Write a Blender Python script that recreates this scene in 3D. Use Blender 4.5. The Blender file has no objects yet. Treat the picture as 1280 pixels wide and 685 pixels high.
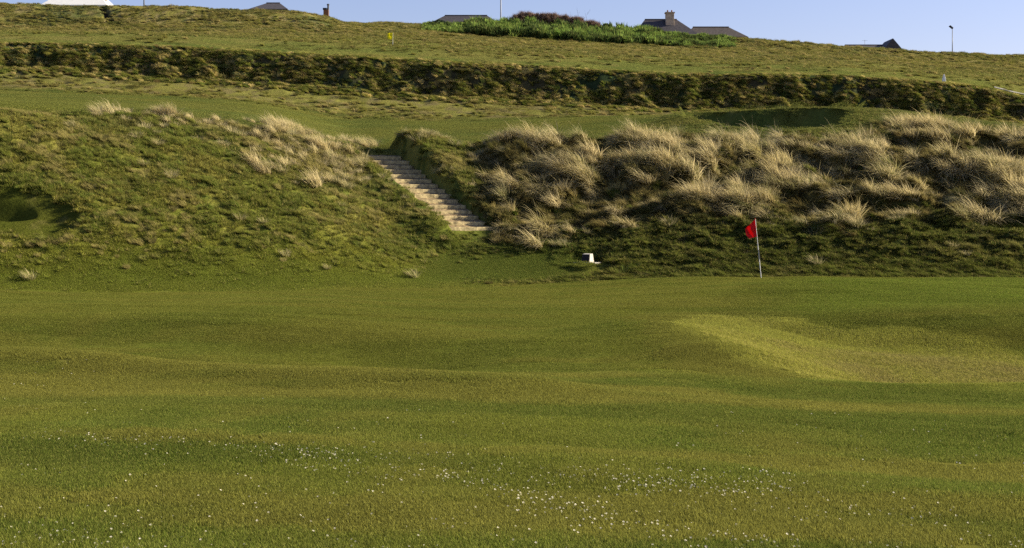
import bpy, math, random
import numpy as np
from mathutils import Vector, Matrix
random.seed(4)
rng = np.random.default_rng(11)
F, CX, VH = 1758.0, 640.0, 260.0          # focal length and horizon in units of the 1280 px wide frame
R = math.radians
scene = bpy.context.scene
COL = scene.collection

# ------------------------------------------------------------------ noise
def _h(ix, iy, s):
    h = (ix.astype(np.int64) * 374761393 + iy.astype(np.int64) * 668265263 + s * 974634777) & 0xffffffff
    h = ((h ^ (h >> 13)) * 1274126177) & 0xffffffff
    return ((h ^ (h >> 16)) & 0xffff) / 65535.0
def noise(x, y, s=0):
    x0 = np.floor(x); y0 = np.floor(y); fx = x - x0; fy = y - y0
    fx = fx * fx * fx * (fx * (fx * 6 - 15) + 10); fy = fy * fy * fy * (fy * (fy * 6 - 15) + 10)
    a = _h(x0, y0, s); b = _h(x0 + 1, y0, s); c = _h(x0, y0 + 1, s); d = _h(x0 + 1, y0 + 1, s)
    return (a * (1 - fx) + b * fx) * (1 - fy) + (c * (1 - fx) + d * fx) * fy
def fbm(x, y, s=0, o=4, g=.5):
    t = 0; w = 1.0; tot = 0
    ca, sa = math.cos(.7), math.sin(.7)
    for i in range(o):
        t = t + w * noise(x, y, s + i * 17); tot += w; w *= g
        x, y = (x * ca - y * sa) * 2.03 + 11.3, (x * sa + y * ca) * 2.03 + 5.1
    return t / tot
def sm(x, a, b):
    t = np.clip((x - a) / (b - a), 0, 1); return t * t * (3 - 2 * t)
def mixv(a, b, t):
    t = np.asarray(t)[..., None]; return a * (1 - t) + b * t

# ------------------------------------------------------------------ piecewise cubic (monotone) interpolation
def pchip(xk, yk, x):
    xk = np.asarray(xk, float); yk = np.asarray(yk, float)
    h = np.diff(xk); d = np.diff(yk) / h
    m = np.zeros(len(xk))
    w1 = 2 * h[1:] + h[:-1]; w2 = h[1:] + 2 * h[:-1]
    ok = d[:-1] * d[1:] > 0
    with np.errstate(divide='ignore', invalid='ignore'):
        m[1:-1] = np.where(ok, (w1 + w2) / (w1 / np.where(ok, d[:-1], 1) + w2 / np.where(ok, d[1:], 1)), 0)
    m[0] = d[0]; m[-1] = d[-1]
    x = np.clip(x, xk[0], xk[-1])
    i = np.clip(np.searchsorted(xk, x, 'right') - 1, 0, len(h) - 1)
    t = (x - xk[i]) / h[i]
    return ((2*t**3 - 3*t**2 + 1) * yk[i] + (t**3 - 2*t**2 + t) * h[i] * m[i]
            + (-2*t**3 + 3*t**2) * yk[i+1] + (t**3 - t**2) * h[i] * m[i+1])
def curve(pts):
    xs = [p[0] for p in pts]; ys = [p[1] for p in pts]
    return lambda u: pchip(xs, ys, u)

# ------------------------------------------------------------------ the lie of the land: ground heights along lines across the view
crestY = curve([(-300,44),(0,46),(300,48),(500,50),(700,51.5),(950,51.5),(1280,50),(1600,49)])
crestV = curve([(-300,366),(0,363),(250,361),(500,358),(700,353),(950,350),(1100,347),(1280,348),(1600,352)])
midY   = curve([(-300,53),(0,54),(300,57),(500,60),(600,62),(700,61),(800,61),(1280,60),(1600,60)])
midV   = curve([(-300,262),(0,268),(300,272),(450,285),(540,300),(600,292),(680,300),(760,292),(900,286),(1280,286),(1600,286)])
brinkY = curve([(-300,60),(0,62),(150,65),(300,68),(400,70),(480,72),(600,72),(1600,72)])
brinkV = curve([(-300,136),(0,141),(120,146),(250,152),(340,165),(420,182),(470,192),(520,188),(580,184),(700,180),(800,178),(900,180),(1000,182),(1100,178),(1280,184),(1600,195)])
p84V   = curve([(-300,120),(0,124),(300,137),(450,167),(560,168),(700,160),(800,152),(880,139),(1000,135),(1100,138),(1190,148),(1280,158),(1600,175)])
p90V   = curve([(-300,118),(0,120),(300,132),(450,160),(560,160),(700,152),(800,146),(880,143),(1000,143),(1100,146),(1280,165),(1600,185)])
bbV    = curve([(-300,75),(0,84),(150,94),(300,103),(450,114),(560,121),(700,129),(850,138),(1000,140),(1100,143),(1200,148),(1280,155),(1600,180)])
btV    = curve([(-300,52),(0,56),(150,59),(300,66),(450,74),(560,80),(700,87),(850,95),(1000,96),(1100,100),(1180,106),(1230,112),(1280,124),(1600,160)])
h150V  = curve([(-300,38),(0,42),(300,49),(450,56),(700,71),(850,80),(1000,84),(1150,94),(1280,104),(1600,130)])
h205V  = curve([(-300,28),(0,31),(300,31),(430,37),(560,45),(700,56),(850,63),(1000,68),(1150,79),(1280,86),(1600,105)])
h216V  = curve([(-300,-6),(0,5),(100,8),(200,8),(300,13),(380,17),(410,22),(432,32),(480,37),(560,43),(700,53),(850,60),(1000,64),(1150,75),(1280,82),(1600,100)])
h238V  = curve([(-300,20),(400,32),(480,32),(540,33),(630,40),(700,44),(800,45),(900,49),(930,51),(1000,56),(1060,61),(1110,64),(1190,69),(1280,72),(1600,87)])
def zof(v, Y): return (VH - v) / F * Y

udense = np.arange(-420, 1701, 2.8)
uo = np.array([8, 20, 45, 90, 170, 320, 600, 1100, 2000, 3600, 6500, 11000.])
U = np.concatenate([udense[0] - uo[::-1], udense, udense[-1] + uo])
ys = [-60, -40, -25, -15, -8, -3, 0, 2, 4, 5.5, 7, 8]
y = 8.0
while y < 50: y += min(.00045 * y * y, .11); ys.append(y)
while y < 73: y += .1; ys.append(y)
while y < 116: y += .27; ys.append(y)
while y < 123: y += .12; ys.append(y)
while y < 200: y += .65; ys.append(y)
while y < 250: y += .35; ys.append(y)
for v_ in (255, 262, 270, 280, 295, 320, 360, 420, 520, 700, 1000, 1500, 2500): ys.append(v_)
YR = np.array(ys)
nU, nY = len(U), len(YR)
Z = np.zeros((nY, nU))
uc = np.clip(U, -300, 1600)
CR, CV, MY, MV, BY, BV = [f(uc) for f in (crestY, crestV, midY, midV, brinkY, brinkV)]
P84, P90, BB, BT, H150, H205, H216, H238 = [f(uc) for f in (p84V, p90V, bbV, btV, h150V, h205V, h216V, h238V)]
for j in range(nU):
    zc = zof(CV[j], CR[j])
    k = [(-60, -1.6), (0, -1.72), (5, -1.95), (9, -2.18), (14, -2.36), (22, -2.58), (35, -2.68 + .2 * sm(uc[j], 1000, 1400)), (CR[j], zc),
         (CR[j] + 3.2, zof(CV[j] + 2.5, CR[j] + 3.2)), (MY[j], zof(MV[j], MY[j])), (BY[j], zof(BV[j], BY[j])),
         (84, zof(P84[j], 84)), (90, zof(P90[j], 90)), (117, zof(BB[j], 117)), (120, zof(BT[j], 120)), (150, zof(H150[j], 150)),
         (205, zof(H205[j], 205)), (216, zof(H216[j], 216)), (238, zof(H238[j], 238)), (262, zof(H238[j], 238) - 2.2), (330, 20), (2500, 6)]
    Z[:, j] = pchip([a for a, b in k], [b for a, b in k], YR)
YY = np.repeat(YR[:, None], nU, 1)
XX = (U[None, :] - CX) / F * np.maximum(YY, 8.0)
UU = np.clip(np.repeat(U[None, :], nY, 0), -300, 1600)
FOOT = (CR + 3.2)[None, :]; BRK = BY[None, :]
Q = (YY - FOOT) / (BRK - FOOT)            # 0 at the foot of the bank, 1 at its brink

def near_xy(u, v):                          # a point of the near lawn seen at (u, v)
    Y = 20.0
    for _ in range(30):
        z = float(pchip([9, 14, 22, 35, 50], [-2.18, -2.36, -2.58, -2.66, -2.75], np.array(Y)))
        Y = F * -z / (v - VH)
    return ((u - CX) / F * Y, Y)
def poly_dist(poly, X, Y):                  # signed distance, positive inside
    d = np.full(X.shape, 1e9); inside = np.zeros(X.shape, bool)
    n = len(poly)
    for i in range(n):
        ax, ay = poly[i]; bx, by = poly[(i + 1) % n]
        ex, ey = bx - ax, by - ay
        t = np.clip(((X - ax) * ex + (Y - ay) * ey) / (ex * ex + ey * ey), 0, 1)
        d = np.minimum(d, np.hypot(X - ax - t * ex, Y - ay - t * ey))
        c = ((ay > Y) != (by > Y)) & (X < ex * (Y - ay) / (ey if ey else 1e-9) + ax)
        inside ^= c
    return np.where(inside, d, -d)
def smooth_poly(p, it=2):
    for _ in range(it):
        q = []
        for i in range(len(p)):
            a, b = p[i], p[(i + 1) % len(p)]
            q += [(a[0]*.75 + b[0]*.25, a[1]*.75 + b[1]*.25), (a[0]*.25 + b[0]*.75, a[1]*.25 + b[1]*.75)]
        p = q
    return p
def window(poly, pad):
    xs = [p[0] for p in poly]; yy = [p[1] for p in poly]
    return (XX > min(xs) - pad) & (XX < max(xs) + pad) & (YY > min(yy) - pad) & (YY < max(yy) + pad)
def dish(poly, depth, wall, power=1.0):
    m = window(poly, 1.0); d = poly_dist(poly, XX[m], YY[m])
    Z[m] -= depth * sm(d, -.15, wall) ** power
    return m, d
def ridge(pts, h, w):
    for i in range(len(pts) - 1):
        pass
    d = np.full(XX.shape, 1e9)
    m = (YY > 7) & (YY < 52)
    X = XX[m]; Y = YY[m]; dd = np.full(X.shape, 1e9)
    for (ax, ay), (bx, by) in zip(pts[:-1], pts[1:]):
        ex, ey = bx - ax, by - ay
        t = np.clip(((X - ax) * ex + (Y - ay) * ey) / (ex * ex + ey * ey), 0, 1)
        dd = np.minimum(dd, np.hypot(X - ax - t * ex, Y - ay - t * ey))
    Z[m] += h * np.exp(-(dd / w) ** 2)
# broad swells of the lawn
nearm = 1 - sm(YY, 50, 56)
Z += nearm * (fbm(XX / 7 + 3, YY / 9, 5, 2) - .5) * .34 * sm(YY, 6, 14)
Z += nearm * (fbm(XX / 2.6 + 3, YY / 3.2, 8, 2) - .5) * .05
Z += nearm * (fbm((XX - .5 * YY) / 7, (YY + .35 * XX) / 1.7, 9, 3) - .5) * .075 * sm(YY, 8, 12)
swale = smooth_poly([near_xy(*p) for p in [(-260,448),(60,456),(300,469),(480,474),(640,462),(690,440),(600,425),(400,412),(150,404),(-200,402)]])
dish(swale, .34, 2.9)
ridge([near_xy(*p) for p in [(-300,456),(0,460),(250,474),(480,488),(640,496)]], .18, .9)
ridge([near_xy(*p) for p in [(-300,402),(100,400),(300,404),(480,412),(660,424)]], .12, 1.3)
ridge([near_xy(*p) for p in [(-200,384),(200,382),(500,380),(760,384)]], .08, 2.0)
ridge([near_xy(*p) for p in [(-200,540),(0,548),(300,562),(600,582),(900,602),(1300,628)]], .05, .9)
ridge([near_xy(*p) for p in [(790,414),(890,444)]], .30, 1.5)
Z += .36 * np.exp(-((XX - 10.2) / 4.6) ** 2 - ((YY - 43.5) / 4.5) ** 2)
bunker_near = smooth_poly([near_xy(*p) for p in [(842,402),(862,424),(925,452),(1000,468),(1110,474),(1290,474),(1560,472),(1560,436),(1290,416),(1180,406),(1060,404),(940,393),(862,394)]])
mb_, db_ = dish(bunker_near, 0, 3.0)
bgeo = smooth_poly([near_xy(*p) for p in [(842,402),(862,424),(925,452),(1000,468),(1110,474),(1290,474),(1700,472),(1700,402),(1290,403),(1180,401),(1060,397),(940,391),(862,392)]])
mg_ = window(bgeo, 1.0); dg_ = poly_dist(bgeo, XX[mg_], YY[mg_])
Z[mg_] -= sm(dg_, -.1, 3.2) * .12 + sm(dg_, -.1, 2.6 + 1.6 * sm(YY[mg_], 27, 32)) ** (.65 + .45 * sm(YY[mg_], 27, 32)) * (.08 + .62 * np.clip((XX[mg_] - .1 * (YY[mg_] - 28) - 3.4) / 9.5, 0, 1))
BUNK = np.full(XX.shape, -9.0); BUNK[mb_] = db_

def gxy(u, Y): return ((u - CX) / F * Y, Y)
# hollow with a deep pocket cut into the left bank
left_dish = smooth_poly([gxy(-120,52.6), gxy(20,52.9), gxy(84,53.3), gxy(101,54.4), gxy(95,55.5), gxy(20,55.9), gxy(-120,55.6)])
m1, d1 = dish(left_dish, .36, .9)
left_pit = smooth_poly([gxy(-120,54.2), gxy(0,54.2), gxy(34,54.5), gxy(50,54.9), gxy(28,55.4), gxy(-120,55.6)])
dish(left_pit, .6, .6)
LD = np.full(XX.shape, -9.0); LD[m1] = d1
# bunker in the mound above the right bank, and a narrow hollow beside it
rb = smooth_poly([gxy(850,84), gxy(858,86.6), gxy(950,85.4), gxy(1058,82.2), gxy(1070,79), gxy(1050,75.5), gxy(930,75.5), gxy(868,78)])
m2, d2 = dish(rb, 2.9, .75)
RB = np.full(XX.shape, -9.0); RB[m2] = d2
rh = smooth_poly([gxy(1165,74), gxy(1240,74.5), gxy(1330,76.5), gxy(1330,79), gxy(1240,78.5), gxy(1180,77)])
m3, d3 = dish(rh, 1.2, .9)

# ------------------------------------------------------------------ cut for the stairs
SB = Vector(((588 - CX) / F * 62, 62, zof(288, 62))); ST = Vector(((470 - CX) / F * 71.5, 71.5, zof(193, 71.5)))
run = Vector((ST.x - SB.x, ST.y - SB.y)); RUN = run.length; ax = run / RUN; rt = Vector((ax.y, -ax.x))
T = ((XX - SB.x) * ax.x + (YY - SB.y) * ax.y) / RUN
S = (XX - SB.x) * rt.x + (YY - SB.y) * rt.y
line = SB.z + (ST.z - SB.z) * np.clip(T, -.3, 1.25)
W2 = 1.15
win = sm(T, -.16, -.02) * (1 - sm(T, 1.03, 1.16))
hR = .30 + .85 * sm(T, .0, .8) * (1 - .25 * sm(T, .95, 1.05))
right = line + hR * sm(S, W2 + .0, W2 + .42) + .06 * np.maximum(S - W2, 0)
lft = line + .44 * sm(-S, W2 - .14, W2 + .15) + .04 * (fbm(XX * 2, YY * 2, 77, 2) - .5)
side = np.where(S > 0, right, lft)
wr = win * (1 - sm(S, 2.4, 5.0)) * (1 - sm(-S, 1.6, 3.6))
Z = Z * (1 - wr) + side * wr
inner = sm(T, .0, .012) * (1 - sm(T, 1.0, 1.04)) * (1 - sm(np.abs(S), W2 - .02, W2 + .08))
Z = Z * (1 - inner) + (line - .22) * inner

Yg = np.arange(54, 62, .02); jm = int(np.argmin(np.abs(U - 734))); zg_ = np.interp(Yg, YR, Z[:, jm])
MKY = float(Yg[np.argmax(VH - F * zg_ / Yg < 330)]) + .3; MKX = (734 - CX) / F * MKY; MKZ = zof(330, MKY - .3)
mkd = np.hypot(XX - MKX, YY - MKY)
# ------------------------------------------------------------------ masks of what grows where
bank = sm(Q, -.02, .12) * (1 - sm(Q, 1.04, 1.25)) * (YY < 80)
rightness = sm(UU + 20 * (fbm(XX, YY, 3, 2) - .5), 560, 640)
stair_zone = win * (1 - sm(np.abs(S), 1.25, 1.55))
apron = sm(UU, 480, 570) * (1 - sm(UU, 690, 760)) * (1 - sm(Q, .25, .42)) * bank
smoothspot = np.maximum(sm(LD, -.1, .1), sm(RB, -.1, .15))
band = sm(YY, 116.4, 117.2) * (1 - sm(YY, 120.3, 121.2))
hill = sm(YY, 121, 124)
# marram on the upper right bank and along the left brink
mr = rightness * bank * sm(Q + .2 * (fbm(XX / 3, YY / 3, 7, 2) - .5), .32, .46) * (1 - sm(Q, .98, 1.04))
ml = (1 - rightness) * sm(Q, .5, .85) * bank * sm(UU, 260, 420) + (1 - rightness) * sm(Q, .86, .93) * bank * sm(UU, 60, 230)
ml = np.clip(ml, 0, 1)
mr2 = sm(UU, 1080, 1160) * sm(Q, .98, 1.02) * (1 - sm(YY, 76.5, 78))
MARR = np.clip(np.maximum(np.maximum(mr * sm(UU, 575, 615), ml * (1 - sm(UU, 455, 475))), mr2) * (1 - stair_zone) * (1 - smoothspot), 0, 1)
# lumps
L1 = fbm(XX / .75, YY / .55, 21, 3) - .5
L2 = fbm(XX / 1.9, YY / 1.3, 31, 3) - .5
L3 = fbm(XX / 2.2, YY / 1.2, 41, 4) - .5
still = (1 - stair_zone) * (1 - smoothspot)
HK = sm(fbm(XX / 1.6, YY / 1.15, 161, 2), .42, .64)
Z += bank * still * MARR * (.25 + .75 * rightness) * .62 * (HK - .4)
Z += bank * still * (.15 + .85 * sm(Q, .08, .28)) * (1 - apron) * (.26 * L1 * (1 - .3 * rightness) + .5 * rightness * L1 + .25 * L2 + MARR * rightness * .25 * L2)
Z += (sm(YY, 96, 104) * (1 - sm(YY, 117, 118))) * .35 * L2
Z += band * (1 - sm(YY, 119.0, 120.2)) * sm(YY, 116.2, 117.8) * 2.0 * (fbm(XX / 1.5, YY / 1.2, 43, 3) - .56)
Z += hill * sm(YY, 121, 150) * .55 * (fbm(XX / 4, YY / 3, 51, 3) - .5)
ds_ = sm(YY, 206, 212) * (1 - sm(UU, 420, 440))
Z += ds_ * (1 - sm(YY, 226, 234)) * .5 * (fbm(XX / 1.6 + YY / 2.4, YY / 2.2, 57, 3) - .5)
Z += sm(YY, 230, 238) * (1 - sm(YY, 262, 300)) * .5 * (fbm(XX / 1.8, YY / 6, 59, 3) - .5)

Z = np.where(mkd < 1.5, Z * sm(mkd, .62, 1.2) + (MKZ - .01) * (1 - sm(mkd, .62, 1.2)), Z)
# vegetation colour, with distance haze and some sunlit brightness painted in
A = lambda *c: np.array(c, float)
olive = A(.128, .146, .0225); lush = A(.084, .120, .0185); deep = A(.036, .060, .016); khaki = A(.182, .172, .034)
gold = A(.215, .215, .034); straw = A(.40, .325, .125); brown = A(.13, .098, .038)
def veg(X, Y, u, q, rightn, bnk, marr, bunk, ldish, bandm, hillm, aprn):
    n1 = fbm(X / 3.4, Y / 5.0, 61, 4); n2 = fbm(X / .8, Y / 1.6, 71, 3); n3 = fbm(X / 14, Y / 16, 81, 3); n4 = fbm(X / .35, Y / .5, 91, 2)
    c = mixv(np.broadcast_to(olive, X.shape + (3,)), lush, sm(n1, .42, .66) * .8)
    c = mixv(c, khaki, sm(n2 * .5 + n3 * .5, .50, .68) * .75)
    # putting green: finer, more even
    strp = fbm((X - .4 * Y) / 9 + 5, (Y + .22 * X) / 1.5, 117, 4)
    fine = fbm(X / 1.2, (Y + .2 * X) / .7, 121, 3)
    c = c * (.78 + .44 * fine[..., None])
    c = mixv(c, lush * .85, sm(strp, .48, .62) * .8 * (1 - sm(Y, 20, 23)))
    c = mixv(c, khaki * .98, sm(fbm((X - .3 * Y) / 6, (Y + .2 * X) / 1.1, 119, 4), .50, .64) * .85)
    g = sm(Y, 21, 24) * (1 - sm(Y, 51, 53))
    c = mixv(c, c * .45 + A(.112, .122, .018) * .5, g)
    c = mixv(c, khaki * .8, sm(Y, 15, 19) * (1 - sm(Y, 21, 24)) * (1 - sm(u, 350, 700)) * .4)
    # yellow dry grass in the near hollow, its sunlit brightness painted in
    c = mixv(c, khaki * .8, (1 - sm(np.abs(bunk + .5), .3, 1.6)) * .6 * (u < 1000))
    b = sm(bunk + 1.0 * (n2 - .5) + .6 * (n4 - .5), -.3, .55)
    c = mixv(c, mixv(np.broadcast_to(gold, c.shape) * 1.2 + .008, straw * .62, sm(n2 * .6 + sm(bunk, .6, 3.2) * .35, .45, .8) * .7), b * (.85 - .3 * sm(n4, .5, .8)))
    c = mixv(c, A(.115, .165, .02), sm(Y, 33, 37) * (1 - sm(Y, 50, 52)) * sm(u, 900, 1060) * .75)
    # bank
    left = mixv(mixv(np.broadcast_to(olive, c.shape) * 1.05, khaki * 1.15, sm(n1, .35, .6) * .8), lush * .8, sm(n4 * .4 + n2 * .6, .52, .66) * .8)
    lowleft = mixv(np.broadcast_to(gold, c.shape) * 1.15, olive * 1.0, sm(n2 * .35 + n1 * .4 + n4 * .25, .36, .60))  # golden sunlight painted into the lower left bank
    left = mixv(lowleft, left, sm(q, .18, .36))
    left = mixv(left, A(.15, .19, .026), (1 - sm(q, .08, .26)) * .85)  # sunlit yellow-green painted along the very foot
    right_ = mixv(np.broadcast_to(lush, c.shape) * .62, olive * .85, sm(n4 * .5 + n2 * .5, .42, .66))
    right_ = mixv(right_, khaki * .8, sm(n1, .52, .7) * .5)
    bc = mixv(left, right_, rightn)
    bc = mixv(bc, lush * 1.0, aprn * .85)
    c = mixv(c, bc, bnk)
    c = mixv(c, brown * .7, marr * .6)
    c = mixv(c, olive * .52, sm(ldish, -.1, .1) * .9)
    # plateau above the bank
    p = sm(q, 1.0, 1.2) * (Y > 60) * (1 - sm(Y, 116, 117))
    pc = mixv(mixv(np.broadcast_to(lush, c.shape) * .8 + khaki * .12, olive * .9, sm(n1, .4, .6)), khaki, sm(fbm(X / 9, Y / 2.5, 97, 3), .5, .64) * .35)
    c = mixv(c, pc, p)
    rough = sm(Y + 8 * (n1 - .5), 101, 106) * (1 - sm(Y, 116.5, 117.2))
    c = mixv(c, mixv(np.broadcast_to(khaki, c.shape) * 1.05, straw * .42, sm(n2, .45, .65)), rough * .7)
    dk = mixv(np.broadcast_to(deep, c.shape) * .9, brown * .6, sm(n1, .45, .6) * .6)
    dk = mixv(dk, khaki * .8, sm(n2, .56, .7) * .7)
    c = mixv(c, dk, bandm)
    hc = mixv(np.broadcast_to(olive, c.shape) * .75 + khaki * .12, lush * .8, sm(fbm(X / 9, Y / 7, 103, 3), .45, .6) * .25)
    hc = mixv(hc, khaki * .8, sm(fbm(X / 5, Y / 4, 109, 3), .45, .62) * .6)
    hr = mixv(np.broadcast_to(khaki, c.shape) * .9, straw * .6, sm(n2, .5, .68) * .8)
    hr = mixv(hr, deep * 1.2, sm(n1, .5, .62) * .6)
    hc = mixv(hc, hr, sm(Y + 40 * (fbm(X / 20, Y / 30, 107, 3) - .5), 152, 190) * .85)
    c = mixv(c, hc, hillm)
    c = c + np.array([.004, .002, .011]) * sm(Y, 52, 72)[..., None]  # distance haze painted in: farther vegetation turns bluer and paler
    return c * (.86 + .28 * n4[..., None])
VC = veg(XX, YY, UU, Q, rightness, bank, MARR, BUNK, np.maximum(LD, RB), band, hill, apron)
# bare earth scar running down the mound on the left skyline
scar = (np.abs(UU - (118 + (YY - 216) * -1.9 + 4)) < 3.6 + 2.5 * (fbm(XX, YY, 5, 2) - .5)) & (YY > 206.5) & (YY < 217.5)
VC[scar] = A(.035, .028, .018)
Z -= scar * .5

# ------------------------------------------------------------------ sampling helpers
def gi(u, Y):
    fu = np.interp(u, U, np.arange(nU)); fy = np.interp(Y, YR, np.arange(nY))
    i = np.clip(fu.astype(int), 0, nU - 2); j = np.clip(fy.astype(int), 0, nY - 2)
    return i, j, fu - i, fy - j
def samp(G, u, Y):
    u = np.asarray(u, float); Y = np.asarray(Y, float)
    i, j, a, b = gi(u, Y)
    if G.ndim == 3: a = a[..., None]; b = b[..., None]
    return (G[j, i] * (1-a) + G[j, i+1] * a) * (1-b) + (G[j+1, i] * (1-a) + G[j+1, i+1] * a) * b
def u_of(X, Y): return CX + F * X / max(Y, 8.0)
def ground(X, Y): return float(samp(Z, np.array(u_of(X, Y)), np.array(float(Y))))
dZx = np.gradient(Z, axis=1) / np.gradient(XX, axis=1)
Xr = np.gradient(XX, axis=0); dY_ = np.gradient(YY, axis=0)
dZy = (np.gradient(Z, axis=0) - dZx * Xr) / dY_
NRM = np.stack([-dZx, -dZy, np.ones_like(Z)], -1); NRM /= np.linalg.norm(NRM, axis=-1, keepdims=True)
VPIX = VH - F * Z / np.maximum(YY, .5)
def first_Y(u, v):                          # nearest ground along a sight line of the near lawn
    i = int(np.clip(np.searchsorted(U, u), 0, nU - 1)); m = (YR > 7)
    vv = np.minimum.accumulate(VPIX[m, i]); yy = YR[m]
    return float(np.interp(-v, -vv, yy))

# ------------------------------------------------------------------ object helpers
def tag(o, label=None, cat=None, group=None, kind=None):
    if label: o['label'] = label
    if cat: o['category'] = cat
    if group: o['group'] = group
    if kind: o['kind'] = kind
    return o
def empty(name, loc=(0, 0, 0), rz=0):
    o = bpy.data.objects.new(name, None); COL.objects.link(o); o.location = loc; o.rotation_euler = (0, 0, rz); o.empty_display_size = .3
    return o
class MB:
    def __init__(s): s.v = []; s.f = []
    def add(s, vs, fs):
        b = len(s.v); s.v += [tuple(p) for p in vs]; s.f += [tuple(b + i for i in f) for f in fs]; return s
    def box(s, x0, x1, y0, y1, z0, z1, taper=0, M=None):
        t = taper
        vs = [(x0,y0,z0),(x1,y0,z0),(x1,y1,z0),(x0,y1,z0),(x0+t,y0+t,z1),(x1-t,y0+t,z1),(x1-t,y1-t,z1),(x0+t,y1-t,z1)]
        if M is not None: vs = [M @ Vector(p) for p in vs]
        return s.add(vs, [(0,3,2,1),(4,5,6,7),(0,1,5,4),(1,2,6,5),(2,3,7,6),(3,0,4,7)])
    def tube(s, p0, p1, r0, r1=None, n=10):
        p0 = Vector(p0); p1 = Vector(p1); r1 = r0 if r1 is None else r1
        d = (p1 - p0).normalized(); a = d.orthogonal().normalized(); b = d.cross(a)
        vs = [p + (a * math.cos(2*math.pi*i/n) + b * math.sin(2*math.pi*i/n)) * r for p, r in ((p0, r0), (p1, r1)) for i in range(n)]
        return s.add(vs, [(i, (i+1) % n, n + (i+1) % n, n + i) for i in range(n)] + [tuple(range(n))[::-1], tuple(range(n, 2*n))])
    def build(s, name, mat, parent=None, bevel=0, smooth=False):
        me = bpy.data.meshes.new(name); me.from_pydata(s.v, [], s.f); me.update(); me.materials.append(mat)
        o = bpy.data.objects.new(name, me); COL.objects.link(o)
        if parent: o.parent = parent
        if smooth: me.polygons.foreach_set('use_smooth', [True] * len(me.polygons))
        if bevel:
            m = o.modifiers.new('bevel', 'BEVEL'); m.width = bevel; m.segments = 2
        return o
def fast_mesh(name, V, faces, attrs=None, smooth=True):
    me = bpy.data.meshes.new(name)
    me.vertices.add(len(V)); me.vertices.foreach_set('co', np.ascontiguousarray(V, np.float32).ravel())
    if faces is not None and len(faces):
        n = faces.shape[1]
        me.loops.add(faces.size); me.loops.foreach_set('vertex_index', faces.ravel().astype(np.int32))
        me.polygons.add(len(faces)); me.polygons.foreach_set('loop_start', np.arange(0, faces.size, n, dtype=np.int32))
        me.polygons.foreach_set('use_smooth', np.full(len(faces), smooth))
    for k, a in (attrs or {}).items():
        a = np.asarray(a, np.float32)
        if a.ndim == 1:
            if k == 'pick':
                at = me.attributes.new(k, 'INT', 'POINT'); at.data.foreach_set('value', a.astype(np.int32))
            else:
                at = me.attributes.new(k, 'FLOAT', 'POINT'); at.data.foreach_set('value', a)
        elif k in ('tint', 'veg', 'blade'):
            at = me.attributes.new(k, 'FLOAT_COLOR', 'POINT')
            at.data.foreach_set('color', np.concatenate([a, np.ones((len(a), 1), np.float32)], 1).ravel())
        else:
            at = me.attributes.new(k, 'FLOAT_VECTOR', 'POINT'); at.data.foreach_set('vector', a.ravel())
    me.update(calc_edges=True)
    return me

# ------------------------------------------------------------------ materials
def mat(name, col, rough=.8, var=.25, scale=6.0, bump=.0, spec=.3, metal=0.0):
    m = bpy.data.materials.new(name); m.use_nodes = True; nt = m.node_tree; b = nt.nodes['Principled BSDF']
    b.inputs['Roughness'].default_value = rough; b.inputs['Specular IOR Level'].default_value = spec; b.inputs['Metallic'].default_value = metal
    tc = nt.nodes.new('ShaderNodeTexCoord'); n = nt.nodes.new('ShaderNodeTexNoise'); n.inputs['Scale'].default_value = scale; n.inputs['Detail'].default_value = 6
    nt.links.new(tc.outputs['Object'], n.inputs['Vector'])
    r = nt.nodes.new('ShaderNodeValToRGB'); r.color_ramp.elements[0].position = .3; r.color_ramp.elements[1].position = .7
    r.color_ramp.elements[0].color = tuple(c * (1 - var) for c in col) + (1,); r.color_ramp.elements[1].color = tuple(min(1, c * (1 + var)) for c in col) + (1,)
    nt.links.new(n.outputs['Fac'], r.inputs['Fac']); nt.links.new(r.outputs['Color'], b.inputs['Base Color'])
    if bump:
        bp = nt.nodes.new('ShaderNodeBump'); bp.inputs['Strength'].default_value = bump; bp.inputs['Distance'].default_value = .05
        nt.links.new(n.outputs['Fac'], bp.inputs['Height']); nt.links.new(bp.outputs['Normal'], b.inputs['Normal'])
    return m
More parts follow.
